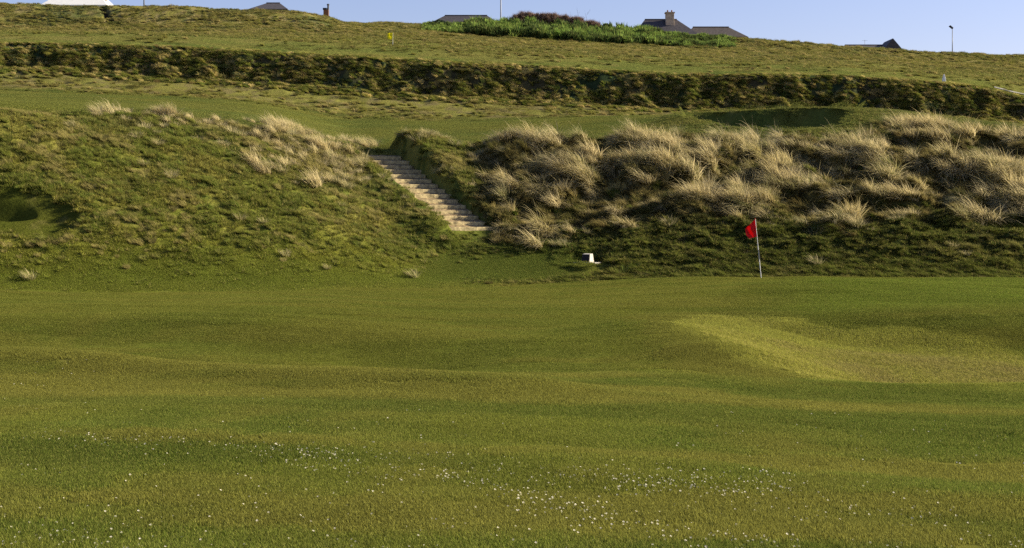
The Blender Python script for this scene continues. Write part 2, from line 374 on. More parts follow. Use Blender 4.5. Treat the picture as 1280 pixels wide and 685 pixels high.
def turf_mat(name, fscale, bstr, bdist, var):
    m = bpy.data.materials.new(name); m.use_nodes = True; nt = m.node_tree; b = nt.nodes['Principled BSDF']; L = nt.links.new
    b.inputs['Roughness'].default_value = 1; b.inputs['Specular IOR Level'].default_value = 0
    at = nt.nodes.new('ShaderNodeAttribute'); at.attribute_name = 'veg'
    tc = nt.nodes.new('ShaderNodeTexCoord')
    n = nt.nodes.new('ShaderNodeTexNoise'); n.inputs['Scale'].default_value = fscale; n.inputs['Detail'].default_value = 8; n.inputs['Roughness'].default_value = .7
    n2 = nt.nodes.new('ShaderNodeTexNoise'); n2.inputs['Scale'].default_value = fscale * .12; n2.inputs['Detail'].default_value = 5
    L(tc.outputs['Object'], n.inputs['Vector']); L(tc.outputs['Object'], n2.inputs['Vector'])
    mr_ = nt.nodes.new('ShaderNodeMapRange'); mr_.inputs[1].default_value = .3; mr_.inputs[2].default_value = .7; mr_.inputs[3].default_value = 1 - var; mr_.inputs[4].default_value = 1 + var
    L(n.outputs['Fac'], mr_.inputs[0])
    mx = nt.nodes.new('ShaderNodeVectorMath'); mx.operation = 'SCALE'; L(at.outputs['Color'], mx.inputs[0]); L(mr_.outputs[0], mx.inputs['Scale'])
    st = nt.nodes.new('ShaderNodeMix'); st.data_type = 'RGBA'; st.inputs[7].default_value = (.20, .165, .06, 1)
    rp = nt.nodes.new('ShaderNodeMapRange'); rp.inputs[1].default_value = .55; rp.inputs[2].default_value = .8; rp.inputs[4].default_value = .5
    L(n2.outputs['Fac'], rp.inputs[0]); L(rp.outputs[0], st.inputs[0]); L(mx.outputs[0], st.inputs[6]); L(st.outputs[2], b.inputs['Base Color'])
    bp = nt.nodes.new('ShaderNodeBump'); bp.inputs['Strength'].default_value = bstr; bp.inputs['Distance'].default_value = bdist
    L(n.outputs['Fac'], bp.inputs['Height']); L(bp.outputs['Normal'], b.inputs['Normal'])
    return m
def grass_mat(name, strawcol, trans=.3):
    m = bpy.data.materials.new(name); m.use_nodes = True; nt = m.node_tree; nt.nodes.clear(); L = nt.links.new
    out = nt.nodes.new('ShaderNodeOutputMaterial')
    ti = nt.nodes.new('ShaderNodeAttribute'); ti.attribute_type = 'INSTANCER'; ti.attribute_name = 'tint'
    bl = nt.nodes.new('ShaderNodeAttribute'); bl.attribute_name = 'blade'
    sp = nt.nodes.new('ShaderNodeSeparateColor'); L(bl.outputs['Color'], sp.inputs[0])
    mx = nt.nodes.new('ShaderNodeMix'); mx.data_type = 'RGBA'; mx.inputs[7].default_value = strawcol + (1,)
    L(sp.outputs[0], mx.inputs[0]); L(ti.outputs['Color'], mx.inputs[6])
    sc = nt.nodes.new('ShaderNodeVectorMath'); sc.operation = 'SCALE'; L(mx.outputs[2], sc.inputs[0]); L(sp.outputs[1], sc.inputs['Scale'])
    d = nt.nodes.new('ShaderNodeBsdfDiffuse'); t = nt.nodes.new('ShaderNodeBsdfTranslucent'); a = nt.nodes.new('ShaderNodeMixShader')
    a.inputs[0].default_value = trans
    L(sc.outputs[0], d.inputs[0]); L(sc.outputs[0], t.inputs[0]); L(d.outputs[0], a.inputs[1]); L(t.outputs[0], a.inputs[2]); L(a.outputs[0], out.inputs[0])
    return m
def cloth_mat(name, c):
    m = mat(name, c, .7, .08, 9); nt = m.node_tree; b = nt.nodes['Principled BSDF']; out = [x for x in nt.nodes if x.type == 'OUTPUT_MATERIAL'][0]
    t = nt.nodes.new('ShaderNodeBsdfTranslucent'); t.inputs[0].default_value = c + (1,); a = nt.nodes.new('ShaderNodeMixShader'); a.inputs[0].default_value = .45
    nt.links.new(b.outputs[0], a.inputs[1]); nt.links.new(t.outputs[0], a.inputs[2]); nt.links.new(a.outputs[0], out.inputs[0]); return m
M_lawn = turf_mat('mown_turf', 60, .5, .02, .30)
M_green = turf_mat('putting_turf', 80, .35, .012, .22)
M_bank = turf_mat('rough_turf', 9, .8, .10, .35)
M_hill = turf_mat('hill_turf', 3.0, .9, .25, .35)
M_blade = grass_mat('mown_blades', (.235, .235, .055), .4)
M_rough = grass_mat('rough_blades', (.34, .28, .10), .4)
M_marram = grass_mat('marram_blades', (.62, .52, .29), .4)
M_leaf = grass_mat('leaf_green', (.20, .20, .06), .35)
M_slate = mat('roof_slate', (.055, .05, .055), .7, .3, 3, .2)
M_tile = mat('roof_tile_dark', (.06, .05, .045), .8, .35, 3, .2)
M_render = mat('house_render', (.32, .29, .25), .9, .12, 2)
M_white = mat('white_render', (.78, .77, .72), .85, .05, 2)
M_chim = mat('chimney_render', (.42, .33, .24), .9, .25, 2.5, .2)
M_brick = mat('brick_red', (.22, .10, .05), .9, .3, 8, .2)
M_dark = mat('dark_metal', (.03, .032, .036), .5, .2, 5)
M_grey = mat('grey_metal', (.22, .23, .25), .5, .1, 5)
M_glass = mat('window_dark', (.03, .035, .04), .15, .1, 2)
M_sleeper = mat('timber_sleeper', (.37, .30, .155), .9, .5, 5, .5)
M_gravel = mat('sandy_gravel', (.20, .145, .07), .95, .6, 6, .8)
M_stone = mat('pale_stone', (.42, .39, .33), .85, .15, 9, .3)
M_plaque = mat('plaque_bronze', (.03, .024, .026), .9, .3, 20, spec=.08)
M_plq_txt = mat('plaque_letters', (.13, .11, .11), .5, .1, 20)
M_pole = mat('pole_white', (.78, .76, .72), .4, .05, 5)
M_poleblk = mat('pole_black', (.05, .05, .055), .4, .05, 5)
M_red = cloth_mat('flag_red', (.75, .012, .014))
M_yellow = cloth_mat('flag_yellow', (.85, .80, .02))
M_conc = mat('concrete', (.22, .21, .19), .9, .15, 3, .2)
M_twig = mat('bramble_twigs', (.085, .055, .042), .9, .4, 3)
M_cream = mat('daisy_eye', (.6, .42, .05), .7, .1, 50)
M_petal = mat('daisy_petal', (.60, .58, .48), .7, .05, 50)

# ------------------------------------------------------------------ terrain objects
P = np.stack([XX, YY, Z], -1).reshape(-1, 3); VCf = VC.reshape(-1, 3)
idx = np.arange(nY * nU).reshape(nY, nU)
Fc = np.stack([idx[:-1, :-1], idx[:-1, 1:], idx[1:, 1:], idx[1:, :-1]], -1).reshape(-1, 4)
fX = P[Fc].mean(1); fu = CX + F * fX[:, 0] / np.maximum(fX[:, 1], 8); fY = fX[:, 1]
frontv = curve([(-300,452),(0,458),(250,472),(480,484),(640,478),(760,462),(850,440),(858,400)])
zc_ = fX[:, 2]; fv = VH - F * zc_ / np.maximum(fY, 1)
foot_f = np.interp(fu, U, CR + 1.6)
frontY = np.interp(fu, np.arange(-300, 1601, 20.), [near_xy(uu, vv)[1] for uu, vv in zip(np.arange(-300, 1601, 20.), frontv(np.clip(np.arange(-300, 1601, 20.), -300, 858)))])
is_green = (fY > frontY) & (fY < foot_f) & (fu < 862 + (fY - 30) * 5)
brk_f = np.interp(fu, U, BY) + 1.5
reg = np.zeros(len(Fc), int)
reg[is_green] = 1
reg[(fY >= foot_f) & (fY < brk_f)] = 2
reg[(fY >= brk_f) & (fY < 116.8)] = 3
reg[fY >= 116.8] = 4
def terrain_obj(name, k, m):
    f = Fc[reg == k]; used, inv = np.unique(f, return_inverse=True)
    me = fast_mesh(name, P[used], inv.reshape(f.shape), {'veg': VCf[used] * ((.78 if k == 1 else .80) + .12 * sm(P[used][:, 1], 121, 125))[:, None]}); me.materials.append(m)  # ground colour darkened to stand in for shade among the blades
    o = bpy.data.objects.new(name, me); COL.objects.link(o); tag(o, kind='structure'); return o
terrain_obj('ground', 0, M_lawn); terrain_obj('putting_green', 1, M_green); terrain_obj('dune_bank', 2, M_bank)
terrain_obj('fairway', 3, M_bank); terrain_obj('hillside', 4, M_hill)

# ------------------------------------------------------------------ grass prototypes
def strips(base, az, th0, th1, length, width, segs, strawf, bright, twist=None):
    n = len(base); tw = rng.uniform(-.6, .6, n) if twist is None else twist
    hd = np.stack([np.cos(az), np.sin(az), np.zeros(n)], -1)
    sd = np.stack([-np.sin(az + tw), np.cos(az + tw), np.zeros(n)], -1)
    p = base.copy(); rows = []
    for k in range(segs + 1):
        t = k / segs
        w = (width * (1 - t) ** .8)[:, None]
        rows.append((p - sd * w * .5, p + sd * w * .5) if k < segs else (p,))
        th = th0 + (th1 - th0) * (t + .5 / segs)
        p = p + (hd * np.sin(th)[:, None] + np.array([0, 0, 1.]) * np.cos(th)[:, None]) * (length / segs)[:, None]
    vs = []; 
    for r in rows: vs += list(r)
    V = np.stack(vs, 1)                                # n, 2segs+1, 3
    nv = V.shape[1]; b = (np.arange(n) * nv)[:, None]
    tris = []
    for k in range(segs - 1):
        a = 2 * k; tris += [(a, a+1, a+3), (a, a+3, a+2)]
    a = 2 * (segs - 1); tris.append((a, a + 1, a + 2))
    Fs = (b[:, None, :] + np.array(tris)[None]).reshape(-1, 3)
    tt = np.array([k // 2 / segs for k in range(nv)])
    C = np.zeros((n, nv, 3)); C[..., 0] = np.clip(strawf[:, None] + .12 * (tt[None] - .3), 0, 1); C[..., 1] = bright[:, None]
    return V.reshape(-1, 3), Fs, C.reshape(-1, 3)
def proto(name, parts, m):
    Vs, Fs, Cs = [], [], []; off = 0
    for V, f, C in parts: Vs.append(V); Fs.append(f + off); Cs.append(C); off += len(V)
    me = fast_mesh(name, np.concatenate(Vs), np.concatenate(Fs), {'blade': np.concatenate(Cs)}, False); me.materials.append(m)
    return bpy.data.objects.new(name, me)
def U_(a, b, n): return rng.uniform(a, b, n)
def mown(n, size, h0, h1, w):
    b = np.stack([U_(-size/2, size/2, n), U_(-size/2, size/2, n), np.full(n, -.004)], -1)
    # soften the square outline
    r = np.hypot(b[:, 0], b[:, 1]); b = b[r < size * .56]; n = len(b)
    s = (rng.random(n) < .28) * U_(.5, 1, n)
    return strips(b, U_(0, 6.283, n), U_(0, .5, n), U_(.4, 1.3, n), U_(h0, h1, n), U_(w*.7, w*1.3, n), 2, s, U_(.45, 1.6, n))
mown_p = [proto('mown_grass_blades', [mown(1300, .5, .014, .040, .006)], M_blade) for _ in range(4)]
green_p = [proto('green_grass_blades', [mown(900, .6, .010, .024, .009)], M_blade) for _ in range(3)]
def roughp(n, size, h0, h1, w, clumps, lean=.9, strawp=.35):
    c = np.stack([U_(-size/2, size/2, clumps), U_(-size/2, size/2, clumps)], -1); k = rng.integers(0, clumps, n)
    o = rng.normal(0, size * .07, (n, 2)); b = np.concatenate([c[k] + o, np.full((n, 1), -.02)], 1)
    az = np.arctan2(o[:, 1], o[:, 0]) + U_(-.8, .8, n)
    ck = U_(0, 1, clumps)[k]
    s = np.clip((rng.random(n) < strawp) * U_(.3, 1, n) * (.5 + ck), 0, 1)
    hs = U_(.6, 1.2, clumps)[k]
    return strips(b, az, U_(0, .5, n), U_(.5, lean + .9, n), U_(h0, h1, n) * hs, U_(w*.7, w*1.3, n), 3, s, U_(.6, 1.4, n))
rough_p = [proto('rough_grass_blades', [roughp(260, .7, .07, .20, .016, 6, .9, .2)], M_rough) for _ in range(5)]
def sweep(n, r0, l0, l1, w, wind, tipth, hump=1.0):
    a = U_(0, 6.283, n); r = r0 * np.sqrt(rng.random(n))
    b = np.stack([r * np.cos(a) - r0 * .4, r * np.sin(a), np.full(n, -.06)], -1)
    dx = np.cos(a) * .45 + wind + rng.normal(0, .2, n); dy = np.sin(a) * .5 + rng.normal(0, .22, n)
    return strips(b, np.arctan2(dy, dx), U_(.0, .5, n), U_(tipth - .5, tipth + .3, n), U_(l0, l1, n), U_(w*.6, w*1.3, n), 4, (rng.random(n) < .3) * U_(.1, .7, n), U_(.7, 1.25, n))
low_p = [proto('low_grass_blades', [roughp(420, .8, .10, .26, .017, 5, 1.1, .22)], M_rough) for _ in range(4)]
hill_p = [proto('hill_grass_blades', [roughp(260, 2.0, .18, .55, .045, 8, .9, .35)], M_rough) for _ in range(5)]
def tussock(n, r0, l0, l1, w, wind=1.0, spread=1.35, strawmin=.55, greenshare=.15):
    a = U_(0, 6.283, n); r = r0 * np.sqrt(rng.random(n))
    b = np.stack([r * np.cos(a), r * np.sin(a), np.full(n, -.05)], -1)
    # blades fan outwards, then the wind lays them over towards local +x
    dx = np.cos(a) * .8 + wind + rng.normal(0, .38, n); dy = np.sin(a) * .9 + rng.normal(0, .38, n)
    az = np.arctan2(dy, dx)
    s = np.where(rng.random(n) < greenshare, U_(0, .25, n), U_(strawmin, 1, n))
    return strips(b, az, U_(.02, .55, n), U_(.9, spread + .5, n), U_(l0, l1, n), U_(w*.6, w*1.3, n), 5, s, U_(.55, 1.35, n))
def combed(n, rx, ry, l0, l1, w, gshare, smin, tip):
    a = U_(0, 6.283, n); r = np.sqrt(rng.random(n)); lx, ly = r * np.cos(a), r * np.sin(a)
    b = np.stack([lx * rx, ly * ry, np.full(n, -.06)], -1)
    # mostly one way, part of the blades flopped out to the sides or broken across the rest
    az = rng.normal(0, .38, n) + ly * .7 + np.where(rng.random(n) < .2, U_(-2.6, 2.6, n), 0)
    s_ = np.where(rng.random(n) < gshare, U_(0, .3, n), U_(smin, 1, n))
    ln = U_(l0, l1, n) * np.where(rng.random(n) < .12, 1.3, 1)
    return strips(b, az, U_(.02, .9, n), U_(1.1, tip, n), ln, U_(w*.6, w*1.3, n), 5, s_, U_(.5, 1.35, n))
marram_p = [proto('marram_blades_a', [combed(250, rx, ry, .45, 1.2, .025, g, sm_, tp - .2)], M_marram) for rx, ry, g, sm_, tp in
    ((.28, .42, .2, .55, 2.2), (.22, .3, .35, .35, 2.0), (.34, .5, .15, .6, 2.4), (.25, .34, .5, .25, 2.1), (.2, .45, .25, .5, 2.3), (.3, .3, .18, .65, 1.9), (.26, .38, .4, .3, 2.3))]
clump_p = [proto('marram_blades_b', [tussock(220, .2, .3, .65, .016, w_, 1.4, .35, .35)], M_marram) for w_ in (.3, .6, .9, .1)]

tuft_p = [proto('tuft_blades', [sweep(230, .17, .22, .50, .017, w_, 1.7)], M_rough) for w_ in (1.0, .7, 1.3, .9, .5)]
def instancer(name, protos, pts, rot, scl, tint, label, cat, pick=None):
    n = len(pts)
    if pick is None: pick = rng.integers(0, len(protos), n)
    scl = np.asarray(scl, float)
    if scl.ndim == 1: scl = np.repeat(scl[:, None], 3, 1)
    me = fast_mesh(name, pts, None, {'rot': rot, 'scl': scl, 'tint': tint, 'pick': pick})
    o = bpy.data.objects.new(name, me); COL.objects.link(o)
    ng = bpy.data.node_groups.new(name, 'GeometryNodeTree'); nn = ng.nodes.new; L = ng.links.new
    ng.interface.new_socket('Geometry', in_out='INPUT', socket_type='NodeSocketGeometry'); ng.interface.new_socket('Geometry', in_out='OUTPUT', socket_type='NodeSocketGeometry')
    gi_ = nn('NodeGroupInput'); go = nn('NodeGroupOutput'); iop = nn('GeometryNodeInstanceOnPoints'); jn = nn('GeometryNodeJoinGeometry')
    for p in reversed(protos):
        oi = nn('GeometryNodeObjectInfo'); oi.inputs['Object'].default_value = p
        g2 = nn('GeometryNodeGeometryToInstance'); L(oi.outputs['Geometry'], g2.inputs[0]); L(g2.outputs[0], jn.inputs[0])
    def na(nm, ty):
        q = nn('GeometryNodeInputNamedAttribute'); q.data_type = ty; q.inputs['Name'].default_value = nm; return q.outputs['Attribute']
    L(gi_.outputs[0], iop.inputs['Points']); L(jn.outputs[0], iop.inputs['Instance']); iop.inputs['Pick Instance'].default_value = True
    L(na('pick', 'INT'), iop.inputs['Instance Index']); L(na('rot', 'FLOAT_VECTOR'), iop.inputs['Rotation']); L(na('scl', 'FLOAT_VECTOR'), iop.inputs['Scale'])
    L(iop.outputs[0], go.inputs[0])
    md = o.modifiers.new('scatter', 'NODES'); md.node_group = ng
    for p in protos: p['kind'] = 'stuff'
    tag(o, label, cat, kind='stuff'); return o
def euler(n, yaw):
    t = np.stack([np.cos(yaw), np.sin(yaw), np.zeros(len(yaw))], -1)
    t = t - n * (t * n).sum(-1, keepdims=True); t /= np.linalg.norm(t, axis=-1, keepdims=True)
    b = np.cross(n, t)
    return np.stack([np.arctan2(b[:, 2], n[:, 2]), -np.arcsin(np.clip(t[:, 2], -1, 1)), np.arctan2(t[:, 1], t[:, 0])], -1)
def scatter(n, u0, u1, y0, y1, dens=None, upbias=0.0):
    Y = np.sqrt(rng.uniform(y0 * y0, y1 * y1, n)); u = rng.uniform(u0, u1, n)
    if dens is not None:
        keep = rng.random(n) < samp(dens, u, Y); u, Y = u[keep], Y[keep]
    z = samp(Z, u, Y); X = (u - CX) / F * np.maximum(Y, 8)
    nr = samp(NRM, u, Y); nr = nr * (1 - upbias) + np.array([0, 0, 1.]) * upbias; nr /= np.linalg.norm(nr, axis=-1, keepdims=True)
    return u, Y, np.stack([X, Y, z], -1), nr
yaw_all = lambda n: rng.uniform(0, 6.283, n)
# region maps for density
foot2 = (CR + 2.2)[None, :]
greenmap = ((YY > np.interp(UU, np.arange(-300, 1601, 20.), [near_xy(a, b)[1] for a, b in zip(np.arange(-300, 1601, 20.), frontv(np.clip(np.arange(-300, 1601, 20.), -300, 858)))])) & (UU < 862 + (YY - 30) * 5) & (YY < foot2)).astype(float)
lawnmap = (1 - greenmap) * (YY < foot2)
# near lawn
u, Y, p, nr = scatter(22000, -620, 1900, 7.6, 32, lawnmap)
hs = .8 + .7 * samp(fbm(XX / 1.5, YY / 2.0, 131, 3), u, Y)
sc = np.stack([np.ones(len(u)), np.ones(len(u)), hs], -1)
instancer('mown_grass', mown_p, p, euler(nr, yaw_all(len(u))), sc, samp(VC, u, Y) * 1.12, 'short green and straw flecked grass of the foreground lawn', 'grass')
u, Y, p, nr = scatter(12500, -380, 1660, 30, 54, lawnmap)
sc = np.stack([np.full(len(u), 1.8)] * 2 + [.7 + 1.6 * sm(samp(BUNK, u, Y), 0, .8)], -1)
instancer('fringe_grass', mown_p, p, euler(nr, yaw_all(len(u))), sc, samp(VC, u, Y) * 1.12, 'short grass on the mound right of the putting green', 'grass')
u, Y, p, nr = scatter(30000, -380, 1500, 19, 54, greenmap)
instancer('putting_turf', green_p, p, euler(nr, yaw_all(len(u))), np.ones(len(u)), samp(VC, u, Y) * 1.08, 'closely mown turf of the putting green', 'grass')
# dry longer grass in the near hollow
bd = sm(BUNK, .25, .8) * .7
u, Y, p, nr = scatter(18000, 820, 1620, 20, 40, bd)
instancer('dry_grass', rough_p, p, euler(nr, yaw_all(len(u))), np.stack([np.full(len(u), .75)] * 2 + [np.full(len(u), .42)], -1), samp(VC, u, Y) * 1.1, 'yellow dry grass lining the hollow beside the putting green', 'grass')
# bank
mkclear = sm(np.hypot(XX - MKX, (YY - MKY + .5) * .7), .8, 1.2)
bm = mkclear * sm(Q, .0, .08) * (1 - sm(Q, 1.0, 1.05)) * (YY < 76) * (1 - stair_zone) * (1 - smoothspot)
rdens = bm * (1 - apron) * (1 - rightness) * (.25 + .75 * sm(Q, .08, .3))
u, Y, p, nr = scatter(18000, -400, 1440, 47, 74, rdens, .3)
sc = np.stack([np.ones(len(u)), np.ones(len(u)), .5 + .5 * sm(samp(Q, u, Y), .1, .4)], -1)
instancer('rough_grass', rough_p, p, euler(nr, yaw_all(len(u))), sc, samp(VC, u, Y) * 1.1, 'short green turf between the tufts on the left bank', 'grass')
tmap = fbm(XX / .9, YY / .8, 141, 3); smap = fbm(XX / 2.2, YY / 1.6, 143, 3)
td = bm * (1 - apron * .9) * (1 - rightness) * sm(Q, .12, .34) * (.08 + .92 * sm(tmap, .44, .58))
u, Y, p, nr = scatter(37000, -400, 800, 47, 74, td * .60, .35)
q_ = samp(Q, u, Y); sw = np.clip(sm(samp(smap, u, Y) + .26 * rng.random(len(u)) - .13 + .07 * sm(q_, .4, .9) * sm(u, 100, 400) - .03, .49, .68), 0, 1)
tint = mixv(mixv(np.broadcast_to(lush, (len(u), 3)), olive, rng.random(len(u))) * 1.12, straw * .78, sw * .7) * U_(.8, 1.2, len(u))[:, None]
instancer('bank_tufts', tuft_p, p, euler(nr, math.pi - .6 + rng.normal(0, .5, len(u))), U_(.4, .95, len(u)) * (.7 + .35 * q_), tint, 'windswept green and straw tufts covering the left bank', 'grass tufts')
ldens = bm * (1 - apron) * rightness * (1 - .6 * sm(Q, .5, .7))
u, Y, p, nr = scatter(17500, 500, 1680, 50, 74, ldens, .4)
instancer('low_grass', low_p, p, euler(nr, yaw_all(len(u))), np.stack([np.ones(len(u)), np.ones(len(u)), np.full(len(u), .7)], -1), samp(VC, u, Y), 'low dark green turf at the foot of the right bank', 'grass')
td = bm * (1 - apron) * rightness * (1 - .75 * sm(Q, .45, .6)) * (.15 + .85 * sm(tmap, .42, .56))
u, Y, p, nr = scatter(33000, 540, 1680, 50, 74, td * .5, .5)
sw = sm(samp(smap, u, Y) + .2 * rng.random(len(u)) - .1, .55, .68)
tint = mixv(mixv(np.broadcast_to(lush, (len(u), 3)) * .95, olive, rng.random(len(u)) * .7), straw * .6, sw * .5) * U_(.7, 1.2, len(u))[:, None]
instancer('foot_tufts', tuft_p, p, euler(nr, math.pi + rng.normal(0, .9, len(u))), U_(.5, 1.0, len(u)), tint, 'dark green tufts crowding the lower half of the right bank', 'grass tufts')
u, Y, p, nr = scatter(15000, -400, 800, 46, 66, np.clip(apron + bm * (1 - sm(Q, .05, .3)) * (1 - rightness), 0, 1))
instancer('apron_grass', mown_p, p, euler(nr, yaw_all(len(u))), np.stack([np.full(len(u), 1.8)] * 2 + [np.full(len(u), 2.0)], -1), samp(VC, u, Y) * 1.1, 'short grass sloping from the stairs down to the putting green', 'grass')
# marram
hum = fbm(XX / 2.0, YY / 1.3, 161, 3)
md_ = MARR * (.22 + .78 * HK)
u, Y, p, nr = scatter(38000, -400, 1680, 54, 78.5, md_ * .19, .35)
size = (.55 + .5 * samp(HK, u, Y)) * U_(.38, 1.25, len(u)) * (.7 + .3 * sm(u, 560, 700))
yaw = math.pi * .98 + rng.normal(0, .55, len(u)) + .45 * (u > 560) - .5 * (noise(p[:, 0] / 4, p[:, 1] / 4, 5) - .5)
tn = mixv(np.broadcast_to(lush, (len(u), 3)), straw * 1.0, rng.random(len(u))) * U_(.7, 1.15, len(u))[:, None]
instancer('marram_grass', marram_p, p, euler(nr, yaw), size, tn, 'tall straw coloured dune grass bent over along the top of the banks', 'dune grass')
u, Y, p, nr = scatter(32000, 540, 1680, 56, 78, MARR * rightness * .35, .3)
tnt = mixv(mixv(np.broadcast_to(brown * .9, (len(u), 3)), lush * .8, rng.random(len(u)) ** 1.5), straw * .85, (rng.random(len(u)) < .55) * U_(.3, .95, len(u)))
instancer('dune_thatch', tuft_p, p, euler(nr, rng.uniform(1.6, 4.7, len(u))), U_(.7, 1.5, len(u)), tnt, 'tangled brown and green thatch between the tall dune grass clumps', 'dune grass')
cd = np.clip((1 - rightness) * bm * sm(Q, .35, .9) * sm(UU, 60, 420) * 1.0 + (1 - rightness) * bm * .07 + MARR * .8 + rightness * bm * .25 * sm(Q, .1, .4), 0, 1) * (.15 + .85 * sm(fbm(XX / 1.3, YY, 171, 3), .45, .65))
u, Y, p, nr = scatter(38000, -400, 1680, 50, 77.5, cd * .09, .5)
instancer('straw_tufts', clump_p, p, euler(nr, math.pi + rng.normal(0, .9, len(u))), U_(.5, 1.15, len(u)), samp(VC, u, Y), 'small straw tufts scattered over both banks', 'grass')
# fairway rough, dark bank, hillside
hd_ = (sm(YY, 99, 106) * (YY < 116.8) * .5 + band * 1.0 + hill * (.30 + .6 * sm(YY + 60 * (fbm(XX / 20, YY / 30, 107, 3) - .5), 150, 185)) * (YY < 252))
hd_ = np.clip(hd_ * (.4 + .9 * sm(fbm(XX / 3, YY / 3, 181, 3), .4, .6)), 0, 1) * (~scar)
u, Y, p, nr = scatter(23500, -330, 1600, 98, 242, hd_, .4)
instancer('hill_grass', hill_p, p, euler(nr, yaw_all(len(u))), np.stack([np.ones(len(u)), np.ones(len(u)), U_(.3, .7, len(u)) * (.4 + .6 * sm(Y, 121, 140))], -1), samp(VC, u, Y) * 1.2, 'rough tan and green grass covering the upper hillside', 'grass')
hm = fbm(XX / 3.0, YY / 5.0, 187, 3)
td = np.clip((sm(YY, 99, 105) * (YY < 116.8) * .8 + hill * (.16 + .8 * sm(YY + 60 * (fbm(XX / 20, YY / 30, 107, 3) - .5), 150, 180)) * (YY < 246)) * (.1 + .9 * sm(hm, .42, .58)), 0, 1) * (~scar)
u, Y, p, nr = scatter(52000, -330, 1600, 98, 244, td, .5)
def pal(n, *ws):
    cols = [straw * .95, khaki, olive, lush * .9, deep * 1.1, brown * .9]; k = rng.choice(len(cols), n, p=np.array(ws) / sum(ws))
    return np.array(cols)[k] * U_(.7, 1.2, n)[:, None]
instancer('hill_tufts', tuft_p, p, euler(nr, math.pi + rng.normal(0, .7, len(u))), U_(.8, 1.6, len(u)) * (.8 + .35 * sm(Y, 150, 230)) * (1 - .4 * sm(samp(ds_, u, Y), .3, .7)), (pal(len(u), 3, 4, 4, 3, 1, 1) * .6 + samp(VC, u, Y) * .45), 'clumps of tan and green grass dotted over the upper hillside', 'grass tufts')
bmx = fbm(XX / 1.6, YY / .8, 191, 3)
u, Y, p, nr = scatter(132000, -330, 1600, 114.6, 121.1, np.maximum(band * .5, .16 * sm(YY, 114.4, 116.4) * (YY < 117)) * (.15 + .85 * sm(bmx, .42, .56)), .5)
big = noise(u / 7, Y * 1.2, 7)
instancer('bank_scrub', tuft_p, p, euler(nr, math.pi + rng.normal(0, .9, len(u))), U_(.4, 1.15, len(u)) * (1 - .15 * sm(Y, 118.8, 119.8)), np.where((big > .55)[:, None], pal(len(u), 4, 3, 2, 1, 1, 1), pal(len(u), 1.3, 2, 3.5, 4, 1.5, 1)) * 1.35, 'dark tufty growth on the long shaded bank across the hill', 'scrub')
# fairway behind the bank
u, Y, p, nr = scatter(9000, -330, 1600, 62, 106, sm(Q, 1.0, 1.04) * (1 - smoothspot) * (1 - sm(YY, 104, 106)) * (1 - inner))
instancer('fairway_grass', mown_p, p, euler(nr, yaw_all(len(u))), np.stack([np.full(len(u), 3.2)] * 2 + [np.full(len(u), 1.3)], -1), samp(VC, u, Y) * 1.15, 'short mown grass of the fairway above the banks', 'grass')
# mound bunker surroundings
u, Y, p, nr = scatter(8500, 760, 1600, 73, 92, (sm(UU, 800, 900) * (1 - sm(RB, -.5, 0)))[...] * .8, .3)
instancer('mound_grass', rough_p, p, euler(nr, yaw_all(len(u))), np.stack([np.full(len(u), 1.3)] * 2 + [U_(.4, .9, len(u))], -1), samp(VC, u, Y) * 1.15, 'green grass on the mound round the small shaded bunker', 'grass')

# ------------------------------------------------------------------ daisies
def daisy():
    V = []; Fs = []; C = []
    n = 11
    parts = MB()
    for i in range(n):
        a = 2 * math.pi * i / n; da = .24
        parts.add([(.003*math.cos(a-da), .003*math.sin(a-da), .045), (.0135*math.cos(a-da*.8), .0135*math.sin(a-da*.8), .048), (.0145*math.cos(a), .0145*math.sin(a), .0485), (.0135*math.cos(a+da*.8), .0135*math.sin(a+da*.8), .048), (.003*math.cos(a+da), .003*math.sin(a+da), .045)], [(0,1,2,3,4)])
    nf = len(parts.f)
    parts.add([(.0045*math.cos(k), .0045*math.sin(k), .0478) for k in np.arange(0, 6.2, 1.047)] + [(0, 0, .051)], [(k, (k+1) % 6, 6) for k in range(6)])
    parts.tube((0, 0, 0), (0, 0, .045), .0009, n=4)
    me = bpy.data.meshes.new('daisy_flower'); me.from_pydata(parts.v, [], parts.f)
    me.materials.append(M_petal); me.materials.append(M_cream); me.materials.append(M_stem)
    for i, p_ in enumerate(me.polygons): p_.material_index = 0 if i < nf else (1 if i < nf + 6 else 2)
    return bpy.data.objects.new('daisy_flower', me)
M_stem = mat('daisy_stem', (.07, .11, .02), .8)
pts = []
def along(line_, n, sig, gap=.0):
    seg = np.array(line_, float)
    for _ in range(n):
        t = random.random() * (len(seg) - 1); i = min(int(t), len(seg) - 2); q = seg[i] + (seg[i+1] - seg[i]) * (t - i)
        pts.append((q[0] + random.gauss(0, 12), q[1] + random.gauss(0, sig)))
along([(40,543),(300,560),(430,571)], 190, 4); along([(420,568),(560,580),(700,592),(800,600),(900,604),(1000,608)], 440, 9)
along([(400,580),(520,592),(600,606),(680,622),(760,640)], 200, 5); along([(330,572),(420,590),(520,604)], 70, 5)
along([(-20,668),(60,672),(140,676)], 60, 9); along([(640,632),(760,650),(900,676),(1000,690)], 130, 8); along([(780,600),(900,618),(1060,640),(1200,660)], 120, 12)
for _ in range(700): pts.append((random.uniform(-60, 1340), 500 + 200 * random.random() ** .8))
for _ in range(60): pts.append((random.uniform(-20, 120), random.uniform(440, 520)))
dp = []; 
for u_, v_ in pts:
    Yf = first_Y(u_, v_); dp.append((u_, Yf))
dp = np.array(dp); Xd = (dp[:, 0] - CX) / F * dp[:, 1]
zd = samp(Z, dp[:, 0], dp[:, 1])
